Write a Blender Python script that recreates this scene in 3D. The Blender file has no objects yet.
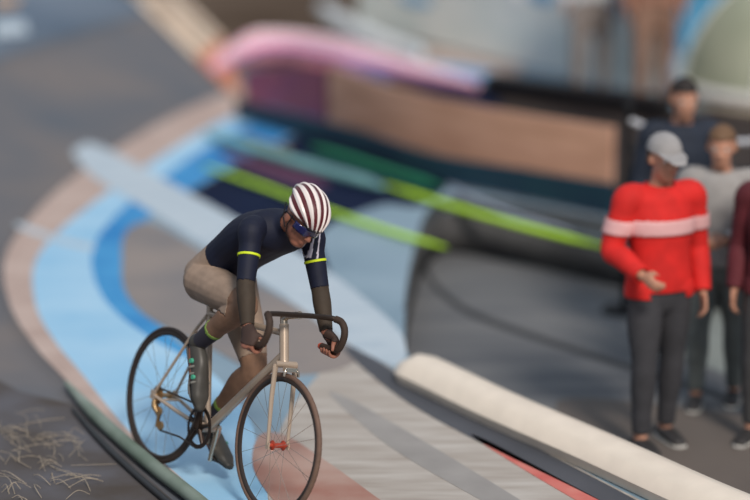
import bpy, bmesh, math, random
import numpy as np
from mathutils import Vector, Matrix
random.seed(7)
S = bpy.context.scene
COL = S.collection
PI = math.pi
V = Vector

# ------------------------------------------------------------------ camera numbers
CAM_H, PITCH, FPX = 3.953, 0.2332, 2591.6

def G(px, py, z=0.0):
    """point of the horizontal level z seen at a place in the photograph"""
    a = (px - 375) / FPX; b = (250 - py) / FPX
    dy = math.cos(PITCH) + b * math.sin(PITCH); dz = -math.sin(PITCH) + b * math.cos(PITCH)
    t = (z - CAM_H) / dz
    return V((a * t, dy * t, z))

# ------------------------------------------------------------------ materials
def lin(c):
    return tuple((x / 255 / 12.92) if x / 255 <= .04045 else ((x / 255 + .055) / 1.055) ** 2.4 for x in c)

MATS = {}
def mat(name, rgb, rough=.6, metal=0., var=.12, scale=6., rgb2=None, stretch=None, coat=0., bump=0., spec=.4):
    if name in MATS: return MATS[name]
    m = bpy.data.materials.new(name); m.use_nodes = True
    nt = m.node_tree; b = nt.nodes['Principled BSDF']
    tc = nt.nodes.new('ShaderNodeTexCoord'); mp = nt.nodes.new('ShaderNodeMapping')
    nz = nt.nodes.new('ShaderNodeTexNoise'); cr = nt.nodes.new('ShaderNodeValToRGB')
    nz.inputs['Scale'].default_value = scale; nz.inputs['Detail'].default_value = 5
    if stretch:
        mp.inputs['Scale'].default_value = stretch[0]; mp.inputs['Rotation'].default_value = (0, 0, stretch[1])
    nt.links.new(tc.outputs['Object'], mp.inputs['Vector']); nt.links.new(mp.outputs['Vector'], nz.inputs['Vector'])
    nt.links.new(nz.outputs['Fac'], cr.inputs['Fac']); nt.links.new(cr.outputs['Color'], b.inputs['Base Color'])
    c = lin(rgb)
    if rgb2: c1, c2 = c, lin(rgb2)
    else: c1, c2 = tuple(x * (1 - var) for x in c), tuple(min(1, x * (1 + var)) for x in c)
    e = cr.color_ramp.elements
    e[0].position = .32; e[1].position = .68
    e[0].color = (*c1, 1); e[1].color = (*c2, 1)
    b.inputs['Roughness'].default_value = rough; b.inputs['Metallic'].default_value = metal
    b.inputs['Specular IOR Level'].default_value = spec
    if coat: b.inputs['Coat Weight'].default_value = coat
    if bump:
        bp = nt.nodes.new('ShaderNodeBump'); bp.inputs['Strength'].default_value = bump
        nt.links.new(nz.outputs['Fac'], bp.inputs['Height']); nt.links.new(bp.outputs['Normal'], b.inputs['Normal'])
    MATS[name] = m
    return m

# ------------------------------------------------------------------ mesh building
class MB:
    def __init__(s): s.v = []; s.f = []
    def add(s, vs, fs):
        o = len(s.v); s.v += [tuple(p) for p in vs]; s.f += [tuple(i + o for i in f) for f in fs]; return s
    def tube(s, pts, r, n=10, side=None, closed=False, ry=None):
        pts = [V(p) for p in pts]; k = len(pts)
        rs = r if isinstance(r, (list, tuple)) else [r] * k
        rys = ry if ry is not None else rs
        if not isinstance(rys, (list, tuple)): rys = [rys] * k
        vs = []; ref = V(side) if side else None; prev = None
        for i, p in enumerate(pts):
            if closed: t = pts[(i + 1) % k] - pts[i - 1]
            else: t = pts[min(i + 1, k - 1)] - pts[max(i - 1, 0)]
            t.normalize()
            if ref is not None: x = ref - t * ref.dot(t)
            else:
                if prev is None:
                    a = V((0, 0, 1)) if abs(t.z) < .9 else V((1, 0, 0)); prev = a.cross(t)
                x = prev - t * prev.dot(t)
            x.normalize(); prev = x; y = t.cross(x)
            for j in range(n):
                a = 2 * PI * j / n
                vs.append(p + x * (rs[i] * math.cos(a)) + y * (rys[i] * math.sin(a)))
        fs = []
        for i in range(k if closed else k - 1):
            b = (i + 1) % k
            for j in range(n): fs.append((i * n + j, i * n + (j + 1) % n, b * n + (j + 1) % n, b * n + j))
        if not closed: fs += [tuple(range(n - 1, -1, -1)), tuple((k - 1) * n + j for j in range(n))]
        return s.add(vs, fs)
    def limb(s, pts, r, n=14, side=None, ry=None):
        """tube with rounded ends, smoothly interpolated"""
        pts = [V(p) for p in pts]; k = len(pts)
        rs = list(r); rys = list(ry) if ry else list(r)
        P, R, Q = [], [], []
        for i in range(k - 1):
            m = 6
            for j in range(m):
                t = j / m; a = pts[max(i - 1, 0)]; b, c = pts[i], pts[i + 1]; d = pts[min(i + 2, k - 1)]
                P.append(.5 * (2 * b + (c - a) * t + (2 * a - 5 * b + 4 * c - d) * t * t + (3 * b - a - 3 * c + d) * t ** 3))
                u = t * t * (3 - 2 * t)
                R.append(rs[i] * (1 - u) + rs[i + 1] * u); Q.append(rys[i] * (1 - u) + rys[i + 1] * u)
        P.append(pts[-1]); R.append(rs[-1]); Q.append(rys[-1])
        d0 = (P[0] - P[1]).normalized(); d1 = (P[-1] - P[-2]).normalized()
        A0, A1 = [], []
        for a in (80, 55, 30):
            c, sn = math.cos(math.radians(a)), math.sin(math.radians(a))
            A0.append((P[0] + d0 * R[0] * sn * .8, R[0] * c, Q[0] * c))
        for a in (30, 55, 80):
            c, sn = math.cos(math.radians(a)), math.sin(math.radians(a))
            A1.append((P[-1] + d1 * R[-1] * sn * .8, R[-1] * c, Q[-1] * c))
        al = A0 + list(zip(P, R, Q)) + A1
        return s.tube([q[0] for q in al], [q[1] for q in al], n, side, ry=[q[2] for q in al])
    def ell(s, c, r, axes=None, nu=20, nv=12):
        c = V(c); ax = axes or (V((1, 0, 0)), V((0, 1, 0)), V((0, 0, 1)))
        vs = [c + ax[2] * r[2]]
        for i in range(1, nv):
            a = PI * i / nv
            for j in range(nu):
                b = 2 * PI * j / nu
                vs.append(c + ax[0] * (r[0] * math.sin(a) * math.cos(b)) + ax[1] * (r[1] * math.sin(a) * math.sin(b)) + ax[2] * (r[2] * math.cos(a)))
        vs.append(c - ax[2] * r[2]); fs = []
        for j in range(nu):
            fs.append((0, 1 + j, 1 + (j + 1) % nu))
            fs.append((len(vs) - 1, 1 + (nv - 2) * nu + (j + 1) % nu, 1 + (nv - 2) * nu + j))
        for i in range(nv - 2):
            for j in range(nu):
                a = 1 + i * nu + j; b = 1 + i * nu + (j + 1) % nu
                fs.append((a, a + nu, b + nu, b))
        return s.add(vs, fs)
    def box(s, c, h, axes=None):
        c = V(c); ax = axes or (V((1, 0, 0)), V((0, 1, 0)), V((0, 0, 1)))
        vs = [c + ax[0] * (h[0] * i) + ax[1] * (h[1] * j) + ax[2] * (h[2] * k) for i in (-1, 1) for j in (-1, 1) for k in (-1, 1)]
        return s.add(vs, [(0, 1, 3, 2), (4, 6, 7, 5), (0, 4, 5, 1), (2, 3, 7, 6), (0, 2, 6, 4), (1, 5, 7, 3)])
    def prism(s, poly, z0, z1):
        n = len(poly)
        vs = [(p[0], p[1], z0) for p in poly] + [(p[0], p[1], z1) for p in poly]
        return s.add(vs, [tuple(range(n - 1, -1, -1)), tuple(range(n, 2 * n))] + [(i, (i + 1) % n, n + (i + 1) % n, n + i) for i in range(n)])
    def band(s, A, B, z0, z1):
        """flat strip with thickness between two lines of the same count"""
        n = len(A); vs = []
        for z in (z0, z1): vs += [(p[0], p[1], z) for p in A] + [(p[0], p[1], z) for p in B]
        fs = []
        for i in range(n - 1):
            fs.append((2 * n + i, 2 * n + i + 1, 3 * n + i + 1, 3 * n + i)); fs.append((i, n + i, n + i + 1, i + 1))
            fs.append((i, i + 1, 2 * n + i + 1, 2 * n + i)); fs.append((n + i, 3 * n + i, 3 * n + i + 1, n + i + 1))
        fs += [(0, 2 * n, 3 * n, n), (n - 1, 2 * n - 1, 4 * n - 1, 3 * n - 1)]
        return s.add(vs, fs)
    def sweep(s, path, sec):
        """closed section [(across, up)] carried along a ground path"""
        path = [V(p) for p in path]; k = len(path); n = len(sec); vs = []
        for i, p in enumerate(path):
            t = path[min(i + 1, k - 1)] - path[max(i - 1, 0)]; t.z = 0; t.normalize()
            x = V((-t.y, t.x, 0))
            sc = sec[i] if isinstance(sec[0], list) else sec
            vs += [p + x * a + V((0, 0, b)) for a, b in sc]
        n = len(vs) // k
        fs = [(i * n + j, i * n + (j + 1) % n, (i + 1) * n + (j + 1) % n, (i + 1) * n + j) for i in range(k - 1) for j in range(n)]
        fs += [tuple(range(n - 1, -1, -1)), tuple((k - 1) * n + j for j in range(n))]
        return s.add(vs, fs)
    def mesh(s, name):
        me = bpy.data.meshes.new(name); me.from_pydata(s.v, [], s.f)
        bm = bmesh.new(); bm.from_mesh(me); bmesh.ops.recalc_face_normals(bm, faces=bm.faces); bm.to_mesh(me); bm.free()
        return me
    def build(s, name, m, parent=None, smooth=True, bevel=0):
        me = s.mesh(name)
        return link(name, me, m, parent, smooth, bevel)

def link(name, me, m, parent=None, smooth=True, bevel=0):
    o = bpy.data.objects.new(name, me); COL.objects.link(o)
    me.materials.clear(); me.materials.append(m)
    if smooth:
        me.polygons.foreach_set('use_smooth', [True] * len(me.polygons))
        try: me.set_sharp_from_angle(angle=math.radians(42))
        except Exception: pass
    if bevel:
        bv = o.modifiers.new('bevel', 'BEVEL'); bv.width = bevel; bv.segments = 2; bv.limit_method = 'ANGLE'
    if parent: o.parent = parent
    return o

def tag(o, label=None, cat=None, group=None, kind=None):
    if label: o['label'] = label
    if cat: o['category'] = cat
    if group: o['group'] = group
    if kind: o['kind'] = kind
    return o

def thing(name, label, cat, M=None, group=None):
    o = bpy.data.objects.new(name, None); COL.objects.link(o); o.empty_display_size = .1
    if M is not None: o.matrix_world = M
    return tag(o, label, cat, group)

def dup(o, parent, loc=None, rot=None):
    c = o.copy(); COL.objects.link(c); c.parent = parent
    if loc is not None: c.location = loc
    if rot is not None: c.rotation_euler = rot
    return c

def smoothline(pts, m=8, closed=False):
    pts = [V(p) for p in pts]; k = len(pts); out = []
    rng = k if closed else k - 1
    for i in range(rng):
        if closed: a, b, c, d = pts[i - 1], pts[i], pts[(i + 1) % k], pts[(i + 2) % k]
        else: a, b, c, d = pts[max(i - 1, 0)], pts[i], pts[i + 1], pts[min(i + 2, k - 1)]
        for j in range(m):
            t = j / m
            out.append(.5 * (2 * b + (c - a) * t + (2 * a - 5 * b + 4 * c - d) * t * t + (3 * b - a - 3 * c + d) * t ** 3))
    if not closed: out.append(pts[-1])
    return out

def gl(pix, z=0., m=8, closed=False):
    return smoothline([G(x, y, z) for x, y in pix], m, closed)

def struct(o): o['kind'] = 'structure'; return o

# ================================================================== THE SETTING
concrete_warm = mat('banking_concrete', (90, 97, 106), .85, var=.2, scale=.7, rgb2=(118, 112, 110), bump=.05, spec=.2)
concrete_blue = mat('banking_blue_concrete', (86, 102, 120), .85, scale=.7, rgb2=(108, 120, 134), spec=.2)
far_brown = mat('outer_ground', (70, 56, 44), .9, scale=.6, rgb2=(96, 82, 70), spec=.1)
earth = mat('verge_earth', (80, 74, 70), .95, scale=2.2, rgb2=(98, 98, 104), bump=.2, spec=.1)
apron_m = mat('apron_concrete', (120, 144, 160), .6, scale=1.1, rgb2=(142, 164, 178))
apron_pale = mat('apron_pale_concrete', (160, 150, 140), .6, scale=2.0, rgb2=(186, 180, 172), stretch=((1, 5, 1), -.6))
tanline = mat('tan_line_paint', (172, 150, 140), .7, scale=3, rgb2=(190, 170, 160))
pale_blue = mat('pale_blue_paint', (140, 190, 222), .55, scale=1.5, rgb2=(168, 206, 230))
blue_rim = mat('strong_blue_paint', (40, 124, 188), .6, scale=1.5, rgb2=(74, 154, 206), spec=.2)
navy_floor = mat('navy_floor_paint', (12, 22, 48), .8, scale=1.5, rgb2=(18, 30, 58), spec=.1)
taupe_floor = mat('taupe_floor_paint', (122, 118, 118), .6, scale=1.5, rgb2=(142, 132, 126))
white_paint = mat('white_line_paint', (168, 184, 196), .6, scale=3, rgb2=(190, 202, 210), stretch=((1, 4, 1), -.9))
infield_m = mat('infield_asphalt', (86, 88, 92), .7, scale=1.6, rgb2=(114, 114, 114), stretch=((.5, 3, 1), -.5))
wedge_m = mat('tan_light_trail_and_mark_paint', (168, 146, 126), .8, scale=3)
light_trail_line = mat('light_trail_line_paint', (226, 206, 184), .7, scale=3)
orange_tip = mat('orange_light_trail_paint', (196, 128, 98), .7, scale=3)
black_tone = mat('charcoal_strip', (74, 76, 82), .6, scale=2)
red_paint = mat('red_line_paint', (196, 92, 84), .6, scale=5, rgb2=(206, 124, 112))
salmon = mat('salmon_paint', (158, 112, 98), .7, scale=2.6, rgb2=(176, 148, 136))
maroon_paint = mat('maroon_floor_paint', (84, 40, 70), .6, scale=2)

# far ground all round (below everything)
struct(MB().box((0, 30, -.36), (45, 45, .05)).build('ground', far_brown, smooth=False))

# outer edge of the tan line, from the far end round the bend to the near end
OUT = gl([(520, 62), (440, 50), (370, 50), (310, 64), (250, 84), (190, 108), (120, 146), (60, 188), (22, 228), (4, 262),
          (10, 305), (34, 345), (68, 382), (120, 436), (180, 490), (240, 545), (330, 640)], m=6)
IN1 = gl([(520, 76), (440, 64), (376, 66), (322, 82), (268, 102), (212, 126), (146, 166), (92, 204), (54, 236), (34, 266),
          (36, 306), (54, 340), (82, 374), (128, 430), (188, 484), (250, 540), (345, 632)], m=6)

# apron: raised slab, from the outer edge to the sunken infield edge
EDGE = gl([(1100, 700), (800, 545), (700, 500), (600, 455), (500, 413), (430, 380), (407, 352), (405, 310), (412, 262), (424, 228), (450, 212), (520, 222), (640, 248), (760, 274), (1000, 322)], m=6)
poly = [tuple(p) for p in OUT[::-1]] + [(4.5, 26.5, 0), (6.5, 24., 0), (6.5, 15.0, 0)] + [tuple(p) for p in EDGE[::-1]] + [(3., 9., 0), (0, 8.0, 0)]
bm = bmesh.new()
f = bm.faces.new([bm.verts.new((p[0], p[1], 0)) for p in poly])
r = bmesh.ops.extrude_face_region(bm, geom=[f]); bmesh.ops.translate(bm, vec=(0, 0, -.31), verts=[v for v in r['geom'] if isinstance(v, bmesh.types.BMVert)])
bmesh.ops.recalc_face_normals(bm, faces=bm.faces); bmesh.ops.triangulate(bm, faces=bm.faces)
me = bpy.data.meshes.new('floor'); bm.to_mesh(me); bm.free()
struct(link('floor', me, apron_m, smooth=False))

# sunken infield floor
struct(MB().box((3.4, 14.2, -.305), (4.2, 5.5, .005)).build('infield_ground', infield_m, smooth=False))

# banking outside the bend: rings that climb outward
_t = OUT[20] - OUT[18]; _n = V((_t.y, -_t.x, 0))
if _n.x > 0:                                                    # outward must point away from the infield
    OUT_SIGN = -1
else: OUT_SIGN = 1
def rings(r0, r1, nr, m, name):
    vs, fs = [], []; n = len(OUT)
    for i in range(n):
        t = OUT[min(i + 1, n - 1)] - OUT[max(i - 1, 0)]; t.normalize(); nrm = V((t.y, -t.x, 0)) * OUT_SIGN
        w = max(0., min(1., (66 - i) / 24.)); w = w * w * (3 - 2 * w)
        for j in range(nr + 1):
            rr = r0 + (r1 - r0) * j / nr
            vs.append(OUT[i] + nrm * rr + V((0, 0, w * .34 * max(0., rr - .2) * min(1., rr / 1.5))))
    for i in range(19, n - 1):
        for j in range(nr):
            a = i * (nr + 1) + j; fs.append((a, a + 1, a + nr + 2, a + nr + 1))
    me = bpy.data.meshes.new(name); me.from_pydata([tuple(p) for p in vs], [], fs)
    if sum(p.normal.z for p in me.polygons) < 0: me.flip_normals()
    o = struct(link(name, me, m))
    sd = o.modifiers.new('slab', 'SOLIDIFY'); sd.thickness = .1; sd.offset = -1
    return o
BANKS = [rings(0, 1.5, 10, concrete_warm, 'track_banking'), rings(1.5, 9., 14, concrete_blue, 'upper_track_banking')]

# painted lines and zones of the apron
N = [0]
def paint(A, B, m, z=.002):
    N[0] += 1
    return struct(MB().band(A, B, .0, z).build('trim_%d' % N[0], m, smooth=False))
def patch(pix, m, z, k=6, level=0.):
    N[0] += 1
    P = gl(pix, level, k, True)
    bm = bmesh.new(); f = bm.faces.new([bm.verts.new((p.x, p.y, level)) for p in P])
    r = bmesh.ops.extrude_face_region(bm, geom=[f]); bmesh.ops.translate(bm, vec=(0, 0, z), verts=[v for v in r['geom'] if isinstance(v, bmesh.types.BMVert)])
    bmesh.ops.triangulate(bm, faces=bm.faces); bmesh.ops.recalc_face_normals(bm, faces=bm.faces)
    me = bpy.data.meshes.new('trim'); bm.to_mesh(me); bm.free()
    return struct(link('trim_%d' % N[0], me, m, smooth=False))

paint(OUT, IN1, tanline)
IN2 = gl([(520, 78), (440, 68), (380, 74), (330, 92), (280, 112), (226, 136), (170, 172), (126, 206), (98, 238), (92, 268),
          (108, 304), (150, 338), (210, 372), (250, 420), (260, 470), (290, 535), (380, 625)], m=6)
paint(IN1, IN2, pale_blue)
IN3 = gl([(520, 84), (440, 76), (384, 86), (346, 108), (306, 128), (258, 152), (204, 182), (160, 208), (132, 236), (122, 262),
          (124, 290), (140, 312), (160, 326)], m=6)
paint(IN2[:len(IN3)], IN3, blue_rim, .003)
patch([(500, 90), (400, 90), (350, 110), (310, 130), (258, 154), (204, 184), (160, 210), (190, 222), (240, 248), (290, 276), (330, 280), (322, 232), (380, 205), (440, 195)], navy_floor, .004)
patch([(124, 236), (122, 262), (126, 292), (150, 318), (210, 348), (260, 372), (330, 372), (360, 350), (300, 310), (220, 262), (160, 226), (138, 224)], taupe_floor, .005)
patch([(72, 148), (98, 146), (160, 178), (230, 216), (300, 254), (360, 296), (402, 336), (398, 366), (350, 346), (290, 302), (220, 256), (150, 212), (92, 176)], white_paint, .007)
patch([(20, 224), (60, 238), (92, 246), (90, 250), (56, 242), (20, 229)], white_paint, .006)
patch([(345, 352), (380, 362), (430, 392), (520, 440), (600, 480), (680, 530), (660, 600), (560, 700), (380, 700), (300, 600), (272, 520), (268, 470), (285, 420), (310, 385)], apron_pale, .003)
patch([(345, 352), (362, 352), (420, 388), (500, 430), (600, 482), (660, 516), (640, 520), (560, 482), (470, 438), (400, 398)], black_tone, .006)  # charcoal strip along the near side of the cream kerb
patch([(476, 440), (486, 441), (560, 480), (640, 524), (630, 530), (550, 486)], red_paint, .006)
patch([(330, 395), (350, 400), (400, 428), (470, 470), (540, 515), (520, 520), (440, 478), (380, 440)], mat('grey_stripe_paint', (150, 146, 142), .6, scale=3), .005)
patch([(258, 438), (284, 436), (326, 462), (376, 498), (440, 545), (390, 560), (306, 530), (256, 476)], salmon, .006)
patch([(410, 505), (480, 505), (520, 540), (440, 560)], apron_pale, .004)
# wedge further down: blurred light trail painted tan, with light lines and orange point
patch([(216, 150), (250, 158), (300, 172), (330, 186), (300, 186), (250, 170)], maroon_paint, .006)
patch([(420, 262), (432, 286), (470, 316), (560, 348), (700, 392), (820, 430), (822, 426), (700, 387), (562, 343), (474, 311), (436, 283), (426, 262)], mat('infield_dark_line', (52, 52, 54), .7), .004, level=-.3)
patch([(640, 330), (700, 300), (800, 310), (820, 400), (740, 380)], mat('infield_pale_patch', (128, 134, 130), .7, scale=2), .003, level=-.3)
patch([(560, 400), (700, 410), (860, 440), (860, 520), (720, 500), (600, 450)], mat('infield_brown_patch', (98, 90, 84), .7, scale=2), .003, level=-.3)

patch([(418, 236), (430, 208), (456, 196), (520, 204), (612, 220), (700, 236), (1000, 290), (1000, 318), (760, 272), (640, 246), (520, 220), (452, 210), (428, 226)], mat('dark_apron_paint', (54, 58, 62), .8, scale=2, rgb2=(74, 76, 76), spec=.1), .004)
patch([(384, 84), (440, 86), (520, 92), (640, 108), (800, 112), (1000, 140), (1000, 288), (760, 246), (640, 222), (500, 190), (420, 164), (372, 140)], mat('dark_brown_apron_paint', (48, 42, 42), .85, scale=2, rgb2=(70, 62, 58), spec=.1), .0035)
FE = [p for p in EDGE if p.y > 15.0]
N[0] += 1
vs = [p + V((0, 0, z)) for z in (-.295, .003) for p in FE]; q = len(FE)
o = struct(MB().add(vs, [(i, i + 1, q + i + 1, q + i) for i in range(q - 1)]).build('trim_%d' % N[0], mat('infield_wall_face', (70, 70, 72), .8, scale=3, rgb2=(88, 88, 88), spec=.1)))
sd = o.modifiers.new('t', 'SOLIDIFY'); sd.thickness = .012; sd.offset = 0
# ---- verge outside the near end of the bend
struct(MB().prism([G(-60, 350), G(20, 392), G(72, 405), G(120, 452), G(180, 508), G(240, 560), G(40, 640), G(-80, 560)], -.02, .004).build('verge_ground', earth, smooth=False))
sb = MB()
for i in range(80):
    px, py = random.uniform(-5, 95), random.uniform(412, 505)
    if py < 400 + (px - 10) * .55 or px > 60 + (py - 400) * .5: continue
    p = G(px, py, .006); a = random.choice([random.gauss(2.0, .25), random.gauss(2.2, .3), random.gauss(.15, .2)])
    L = random.uniform(.05, .26); h = random.uniform(.005, .05)
    d = V((math.cos(a), math.sin(a), 0)) * L; q = V((-d.y, d.x, 0)) * random.uniform(-.2, .2)
    w = random.uniform(.001, .002)
    sb.tube(smoothline([p, p + d * .5 + q * .6 + V((0, 0, h)), p + d + V((0, 0, h * .3))], 5), w, 4)
tag(sb.build('dry_straw', mat('straw', (164, 152, 134), .8)), 'loose dry straw scattered on the brown earth verge', 'straw', kind='stuff')

# ---- things that lie or stand on the apron
def ground_tube(name, pix, r, m, label, cat, z=0., lift=.006, taper=True, flat=1., group=None):
    P = smoothline([G(x, y, z + r * flat * .7) for x, y in pix], 8)
    P = [V((p.x, p.y, z + r * flat + lift)) for p in P]; n = len(P)
    rs = [r * (min(1, .35 + 4 * min(i, n - 1 - i) / n) if taper else 1) for i in range(n)]
    return tag(MB().tube(P, rs, 10, side=(0, 0, 1), ry=[x for x in rs]).build(name, m), label, cat, group)

hose_green = mat('green_grey_rubber', (104, 120, 106), .5, scale=3, rgb2=(136, 148, 138))
neon = mat('neon_yellow_green', (198, 250, 46), .5, var=.06)

from mathutils.bvhtree import BVHTree
def bank_hit(px, py):
    d = (G(px, py) - V((0, 0, CAM_H))).normalized(); best = None
    for o in BANKS:
        bv = BVHTree.FromPolygons([v.co for v in o.data.vertices], [tuple(p.vertices) for p in o.data.polygons])
        h = bv.ray_cast(V((0, 0, CAM_H)), d)
        if h[0] is not None and (best is None or h[3] < best[3]): best = h
    return best[0] if best else G(px, py)
def on_bank(quad, m, lift, nu=6, nv=8):
    """painted four-cornered mark lying on the banking"""
    N[0] += 1; vs, fs = [], []
    for k in (lift, lift - .01):
        for i in range(nu + 1):
            for j in range(nv + 1):
                u, w = i / nu, j / nv
                a = V(quad[0]).lerp(V(quad[1]), u); b = V(quad[3]).lerp(V(quad[2]), u); p = a.lerp(b, w)
                vs.append(bank_hit(p.x, p.y) + V((0, 0, k)))
    M_ = (nu + 1) * (nv + 1)
    for i in range(nu):
        for j in range(nv):
            a = i * (nv + 1) + j; q = (a, a + 1, a + nv + 2, a + nv + 1)
            fs += [q, tuple(x + M_ for x in q[::-1])]
    return struct(MB().add(vs, fs).build('trim_%d' % N[0], m))
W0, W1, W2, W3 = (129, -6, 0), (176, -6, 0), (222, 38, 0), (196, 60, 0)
on_bank([W0, W1, W2, W3], wedge_m, .016)  # blurred light trail, painted onto the banking as a tan wedge
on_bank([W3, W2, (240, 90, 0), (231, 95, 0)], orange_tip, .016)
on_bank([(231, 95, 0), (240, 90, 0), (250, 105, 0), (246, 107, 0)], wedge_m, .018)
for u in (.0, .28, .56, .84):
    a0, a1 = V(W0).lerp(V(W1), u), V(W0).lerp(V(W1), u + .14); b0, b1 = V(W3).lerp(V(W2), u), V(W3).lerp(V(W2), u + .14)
    on_bank([a0, a1, b1, b0], light_trail_line, .02, 1, 8)
on_bank([(-6, 24, 0), (24, 22, 0), (28, 35, 0), (-6, 38, 0)], white_paint, .016, 3, 3)
on_bank([(-6, -2, 0), (22, -3, 0), (16, 8, 0), (-6, 10, 0)], wedge_m, .016, 3, 3)

# neon hoses, ropes and cables lying behind the rider
ground_tube('neon_hose', [(204, 168), (260, 188), (330, 214), (400, 237), (446, 250)], .019, neon, 'neon yellow-green hose on the apron passing just behind the helmet', 'hose', lift=.012)
ground_tube('neon_hose', [(384, 187), (430, 202), (490, 220), (545, 235), (606, 250)], .022, neon, 'neon yellow-green hose reaching from behind the helmet toward the red shirt', 'hose', lift=.012)
ground_tube('pale_teal_hose', [(206, 136), (250, 150), (300, 166), (350, 180), (384, 190)], .045, mat('pale_teal_rubber', (120, 170, 170), .5), 'thick pale teal hose on the apron below the navy board', 'hose')
ground_tube('green_hose', [(310, 149), (350, 161), (400, 177), (440, 189)], .034, mat('green_rubber', (32, 120, 84), .5), 'green hose lying between the navy board and the pale teal hose', 'hose')
ground_tube('tan_rope', [(240, 138), (270, 147), (292, 154)], .022, mat('tan_rope', (128, 112, 92), .8), 'thin tan rope lying just above the pale teal hose', 'rope')
ground_tube('white_cable', [(446, 184), (470, 198), (510, 215), (548, 226), (574, 234)], .014, mat('white_cable', (176, 186, 204), .4), 'thin white cable curving along the foot of the navy board', 'cable')
ground_tube('padded_rail', [(66, 386), (100, 423), (150, 467), (196, 503), (250, 550), (300, 595)], .035, hose_green, 'thick green-grey padded tube on the ground before the rear wheel', 'tube', lift=.008)
ground_tube('black_cable', [(72, 410), (104, 446), (140, 480), (180, 514), (224, 552)], .016, mat('black_rubber', (44, 46, 48), .5), 'thin black cable lying beside the green-grey padded tube', 'cable')

# cream rounded kerb along the edge of the sunken infield
KP = gl([(402, 374), (430, 386), (500, 420), (600, 464), (700, 510), (790, 548)], m=8)
sec = [(-.125, .004), (-.145, .06), (-.10, .125), (0, .155), (.10, .125), (.145, .06), (.125, .004)]
secs = []
for i in range(len(KP)):
    q = min(1, .35 + i / 9.); secs.append([(a * q, .004 + (b - .004) * q) for a, b in sec])
kerb = tag(MB().sweep(KP, secs).build('kerb_barrier', mat('cream_foam', (226, 214, 198), .6, var=.05), smooth=True), 'long cream rounded barrier along the edge of the sunken infield', 'barrier')
MB().sweep(KP[2:], [(.13, .02), (.165, .02), (.165, .05), (.145, .05)]).build('base_strip', mat('grey_rubber', (128, 128, 126), .7), kerb)

# ------------------------------------------------------------------ hoardings at the far side
def hoarding(name, pix, h0, h1, thick, m, label, cat, postm=None, z=0.):
    P = gl(pix, z, 6); n = len(P); secs = []
    for i in range(n):
        h = h0 + (h1 - h0) * i / (n - 1)
        secs.append([(-thick / 2, .03), (-thick / 2, h), (thick / 2, h), (thick / 2, .03)])
    root = thing(name, label, cat, Matrix.Translation(P[n // 2]))
    loc = [p - P[n // 2] for p in P]
    MB().sweep(loc, secs).build('panel', m, root)
    for i in range(0, n, max(1, n // 5)):
        h = h0 + (h1 - h0) * i / (n - 1)
        t = loc[min(i + 1, n - 1)] - loc[max(i - 1, 0)]; t.normalize(); nn = V((-t.y, t.x, 0)); nn = nn if nn.y > 0 else -nn
        q = loc[i] + nn * (thick / 2 + .012)
        MB().box(q + V((0, 0, h / 2)), (.012, .012, h / 2)).build('post', postm or black_metal, root, bevel=.003)
    return root
black_metal = mat('black_metal', (30, 30, 32), .45, .6)
hoarding('tan_hoarding', [(330, 126), (400, 154), (470, 174), (540, 190), (612, 204)], .5, .56, .03,
         mat('tan_board', (186, 140, 114), .7, scale=2.5, rgb2=(216, 168, 142), stretch=((.6, .6, 4), 0)), 'tan fabric board standing behind the low navy board', 'board')
hoarding('maroon_hoarding', [(246, 106), (280, 112), (326, 124)], .3, .46, .03,
         mat('maroon_board', (110, 64, 98), .7, scale=3, rgb2=(132, 76, 88)), 'maroon board at the far end of the bend beside the tan board', 'board')
hoarding('navy_hoarding', [(238, 120), (300, 138), (360, 156), (430, 182), (520, 200), (612, 218)], .17, .24, .04,
         mat('navy_board', (20, 44, 66), .6, scale=2, rgb2=(26, 60, 72)), 'low navy board running in front of the tan board', 'board')

# pink and white inflated barrier round the far end
PK = gl([(212, 76), (234, 68), (262, 64), (304, 66), (360, 76), (420, 85), (476, 92)], 0., 8)
n = len(PK); cen = PK[n // 2]
root = thing('inflatable_barrier', 'long pink inflated barrier with white stripes round the far end of the bend', 'barrier', Matrix.Translation(cen))
prof = [max(.28, min(1, .3 + 2.4 * min(i, (n - 1 - i) * .8) / n)) for i in range(n)]
RB = .155
Pc = [p - cen + V((0, 0, RB * f + .004)) for p, f in zip(PK, prof)]
MB().tube(Pc, [RB * f for f in prof], 20, side=(0, 0, 1)).build('tube', mat('pink_vinyl', (222, 150, 168), .4, scale=2, rgb2=(230, 164, 184)), root)
stripe_m = mat('white_vinyl', (236, 222, 228), .4)
lav = mat('lavender_vinyl', (180, 140, 190), .4)
for k, (a, m, wd) in enumerate(((62, stripe_m, .02), (40, stripe_m, .014), (84, stripe_m, .012), (8, lav, .03))):
    pts = []
    for i in range(n):
        t = Pc[min(i + 1, n - 1)] - Pc[max(i - 1, 0)]; t.normalize(); s_ = V((t.y, -t.x, 0)); s_ = s_ if s_.y < 0 else -s_
        pts.append(Pc[i] + (s_ * math.cos(math.radians(a)) + V((0, 0, 1)) * math.sin(math.radians(a))) * RB * prof[i])
    MB().tube(pts, [wd * f for f in prof], 8).build('stripe', m, root)

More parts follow.
